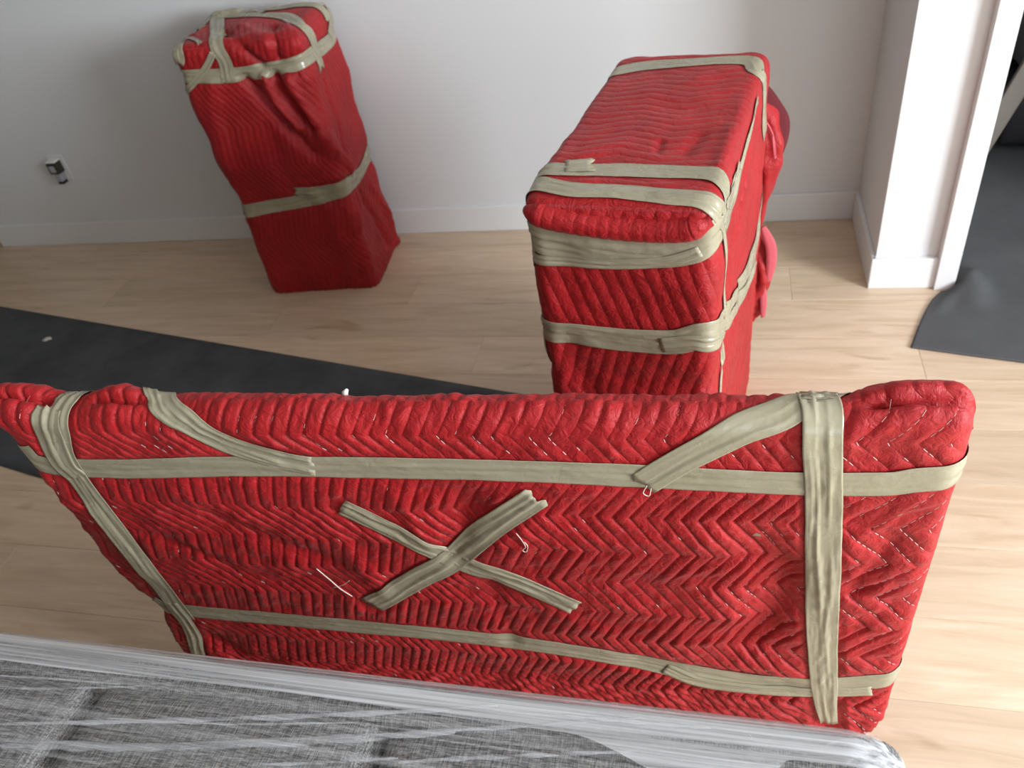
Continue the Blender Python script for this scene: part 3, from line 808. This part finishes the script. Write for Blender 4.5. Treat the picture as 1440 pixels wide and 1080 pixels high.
# ------------------------------------------------------------------ sofa wrapped in stretch film
sofa = thing('sofa', 'grey tweed sofa wrapped in clear stretch film behind the red panel', 'sofa', (-1.0, .1, 0))
SX0, SX1 = -1.87, .205
def pillow(name, c, half, r, bulge, m, parent, n=14, rot=0.0, seed=0):
    t = np.concatenate([[-1, -.985, -.96, -.92, -.86], np.linspace(-.75, .75, n), [.86, .92, .96, .985, 1]])
    K = len(t); half = np.array(half, float); V = []; F = []
    for ax in range(3):
        for sgn in (-1, 1):
            b = len(V)
            for a in t:
                for e in t:
                    p = np.zeros(3); p[ax] = sgn; p[(ax + 1) % 3] = a; p[(ax + 2) % 3] = e
                    q = p * half; inn = np.clip(q, -(half - r), half - r); dv = q - inn; L_ = np.linalg.norm(dv)
                    q = inn + dv / L_ * r
                    k = (1 - (q / half) ** 2).clip(0, 1)
                    for i_ in range(3):
                        q[i_] += np.sign(q[i_]) * bulge * k[(i_ + 1) % 3] * k[(i_ + 2) % 3] * (abs(q[i_]) / half[i_]) ** 2
                    V.append(q)
            for i in range(K - 1):
                for j in range(K - 1):
                    f = (b + i * K + j, b + (i + 1) * K + j, b + (i + 1) * K + j + 1, b + i * K + j + 1)
                    F.append(f if sgn > 0 else f[::-1])
    V = np.array(V); ca, sa = math.cos(rot), math.sin(rot)
    y, z = V[:, 1].copy(), V[:, 2].copy(); V[:, 1] = y * ca - z * sa; V[:, 2] = y * sa + z * ca
    o = link_world(name, V + np.array(c), F, m, parent)
    bm = bmesh.new(); bm.from_mesh(o.data); bmesh.ops.remove_doubles(bm, verts=bm.verts, dist=1e-5); bm.to_mesh(o.data); bm.free()
    return o
pillow('back_frame', ((SX0 + SX1) / 2, .420, .435), ((SX1 - SX0) / 2, .034, .315), .026, .002, M_TWEED, sofa)
pillow('seat_base', ((SX0 + SX1) / 2, -.03, .26), ((SX1 - SX0) / 2 - .02, .38, .12), .02, .0, M_TWEED, sofa)
gaps = [SX0 + .12, -1.205, -.795, -.379, .03]
for a, b in zip(gaps[:-1], gaps[1:]):
    pillow('back_cushion', ((a + b) / 2, .303, .598), ((b - a) / 2 - .004, .092, .158), .026, .010, M_TWEED, sofa, rot=math.radians(-7))
for a, b in ((gaps[0], -.795), (-.795, gaps[-1])):
    pillow('seat_cushion', ((a + b) / 2, -.08, .435), ((b - a) / 2 - .003, .30, .065), .04, .012, M_TWEED, sofa)
for a in (SX0, SX1 - .155):
    pillow('armrest', (a + .0775, .015, .36), (.0775, .41, .20), .03, .004, M_TWEED, sofa)
pillow('corner_pad', (.122, .345, .69), (.036, .062, .056), .02, .004, M_SOFA_DARK, sofa)
for lx in (SX0 + .1, SX1 - .1):
    for ly in (-.33, .37):
        tube('leg', [(lx, ly, .15), (lx, ly, .0)], [.025, .016], M_BLACK, sofa, 12)
# film: a taut skin over back, cushions and ends, more layers over the back rail
def film():
    pf = [(.458, .20), (.460, .45), (.460, .66), (.458, .725), (.450, .752), (.432, .763), (.410, .766), (.375, .767), (.330, .767), (.280, .762), (.240, .748),
          (.205, .700), (.185, .62), (.165, .53), (.10, .51), (-.2, .516), (-.36, .505), (-.41, .46), (-.415, .30)]
    pr = resample(catmull(np.array(pf), 160), .008); nx = 300; V = []
    yb = {}
    for i in range(nx):
        x = SX0 - .008 + (SX1 - SX0 + .016) * i / (nx - 1)
        e = min(x - SX0 + .008, SX1 + .008 - x)
        dr = .055 * (1 - math.sqrt(max(0, 1 - (1 - min(1, e / .075)) ** 2)))
        for j, (yy, zz) in enumerate(pr):
            k = noise.noise(Vector((x * 1.2, (yy - zz) * 30 + x * .8, 1))) * .003 + abs(noise.noise(Vector((x * 2.2, (yy - zz) * 70 - x * 1.6, 5)))) * .003
            V.append((x, yy + (.2 - yy) * dr * 1.1, zz + k * (1 if zz > .3 else .4) - dr * (1 if zz > .7 else .2)))
    G = np.array(V).reshape(nx, len(pr), 3); lo, hi = [], []
    for i in range(nx):
        x = G[i, 0, 0]
        edge = .405 - .045 * smoothstep(-.16, .0, x) * (1 - .9 * smoothstep(.05, .085, x)) + .003 * math.sin(x * 9)
        jt = next(j for j in range(20, len(pr)) if G[i, j, 1] < edge); f = (G[i, jt - 1, 1] - edge) / (G[i, jt - 1, 1] - G[i, jt, 1] + 1e-9); t = jt - 1 + f
        idx = np.arange(len(pr))
        lo.append(np.stack([np.interp(np.linspace(0, t, 90), idx, G[i, :, a]) for a in range(3)], 1))
        hi.append(np.stack([np.interp(np.linspace(t, len(pr) - 1, 130), idx, G[i, :, a]) for a in range(3)], 1))
    for nm, g, m, lab in (('film_over_back', lo, M_FILM2, 'layered film stretched over the sofa back'), ('film_over_cushions', hi, M_FILM, 'clear film stretched over the cushions')):
        g = np.array(g); o = link_world(nm, g.reshape(-1, 3), grid_faces(nx, g.shape[1]), m, sofa); o['label'] = lab
    for sx in (SX1 + .008, SX0 - .008):
        W2 = [(sx, .2 + (y - .2) * .94, z - .055 * (1 if z > .7 else .2)) for y, z in pf]
        link_world('film_end', W2, [tuple(range(len(W2)))], M_FILM, sofa, False)
film()
def film_fold(pts, rad, m):
    P_ = []
    for (px, py, z) in pts: P_.append(floor_pt((px, py), z))
    P_ = catmull(P_, 60)
    n = len(P_); V = []
    for i, p in enumerate(P_):
        r = rad * (.35 + .65 * math.sin(math.pi * i / (n - 1)) ** .5) * (1 + .3 * math.sin(i * .7))
        for a in np.linspace(0, 2 * math.pi, 7)[:-1]: V.append(p + np.array([0, r * 1.6 * math.cos(a), r * .6 * math.sin(a)]))
    o = link_world('film_fold', V, grid_faces(n, 6, True), m, sofa)
M_FOLD = film_mat('gathered_film_fold', .40, .68, .03, .42)
for pts, rd in [([(0, 1018, .768), (170, 1015, .768), (400, 1008, .768), (580, 1000, .768), (700, 992, .768)], .0022),
                ([(0, 1040, .766), (200, 1050, .765), (420, 1044, .766), (640, 1030, .766)], .0028),
                ([(0, 1048, .765), (160, 1052, .765), (330, 1048, .765)], .0030), ([(240, 1046, .766), (480, 1036, .766), (720, 1022, .766), (900, 1010, .767)], .0016),
                ([(0, 950, .769), (80, 955, .769), (170, 962, .769)], .0012), ([(0, 968, .768), (90, 968, .768), (200, 965, .768)], .0012),
                ([(560, 1072, .765), (640, 1067, .765), (760, 1062, .765), (900, 1056, .766)], .0018), ([(300, 1078, .764), (450, 1072, .764), (560, 1066, .765)], .0014),
                ([(150, 1010, .768), (320, 1018, .768), (500, 1016, .768)], .0010), ([(700, 1000, .768), (850, 1012, .768), (1000, 1024, .768)], .0016),
                ([(1052, 1028, .768), (1058, 1042, .768), (1056, 1056, .767)], .0012), ([(1200, 1034, .748), (1212, 1050, .748), (1204, 1062, .748)], .0016),
                ([(1160, 1048, .760), (1195, 1040, .755), (1228, 1046, .745)], .0011), ([(1215, 1030, .745), (1240, 1044, .738), (1262, 1062, .732)], .0016),
                ([(1190, 1072, .755), (1222, 1062, .745), (1250, 1066, .738)], .0018)]:
    film_fold(pts, rd, M_FOLD)

# ------------------------------------------------------------------ wall outlet with plugged-in adapter
def wall_pt(p, y):
    d = ray(p); return CAMO + d * (y / d[1])
oc = wall_pt((79, 240), YB - .03)
out = thing('wall_outlet', 'small wall outlet with a dark adapter plugged in above the baseboard', 'outlet', (oc[0], YB, oc[2]))
def ob(nm, x0, x1, y0, y1, z0, z1, m, bev=.002):
    o = boxm(nm, x0, x1, -y1, -y0, z0, z1, m, out, bev); return o
ob('cover_plate', -.042, .042, .0005, .006, -.060, .060, M_WALL)
ob('adapter_body', -.026, .026, .006, .045, -.012, .040, M_BROWN, .004)
ob('adapter_face', -.014, .014, .0455, .048, -.002, .028, M_GREY, .001)
ob('adapter_lid', -.025, .025, .006, .044, .040, .047, M_WHITEP, .002)
ob('plug', -.014, .016, .006, .042, -.050, -.014, M_GREY, .005)
ob('plug_tip', -.013, .015, .010, .042, -.062, -.050, M_BLACK, .003)

# ------------------------------------------------------------------ bundle and plank in the next room
bundle = thing('padded_bundle', 'dark grey padded bundle on a black base seen through the doorway', 'bundle', (1.5, 3.55, .012))
M_TAUPE = mat('taupe_wood', (.24, .21, .18), .5)
M_SLATE = felt('slate_padding', (.12, .125, .135), .15)
pillow('padding', (1.52, 3.62, .468), (.40, .30, .19), .06, .03, M_SLATE, bundle, n=8)
pillow('base', (1.50, 3.60, .162), (.43, .33, .125), .03, .01, M_BLACK, bundle, n=8)
a = np.array([.985, 3.225, .02]); d = np.array([.33, .045, .94]); d /= np.linalg.norm(d)
pk = pillow('wooden_plank', (0, 0, 0), (.035, .012, .42), .004, 0, M_TAUPE, None, n=4)
pk.location = tuple(a + d * .42); pk.rotation_euler = (-math.asin(d[1]), math.atan2(d[0], d[2]), 0)
tag(pk, 'taupe wooden plank leaning against the dark grey bundle', 'plank')
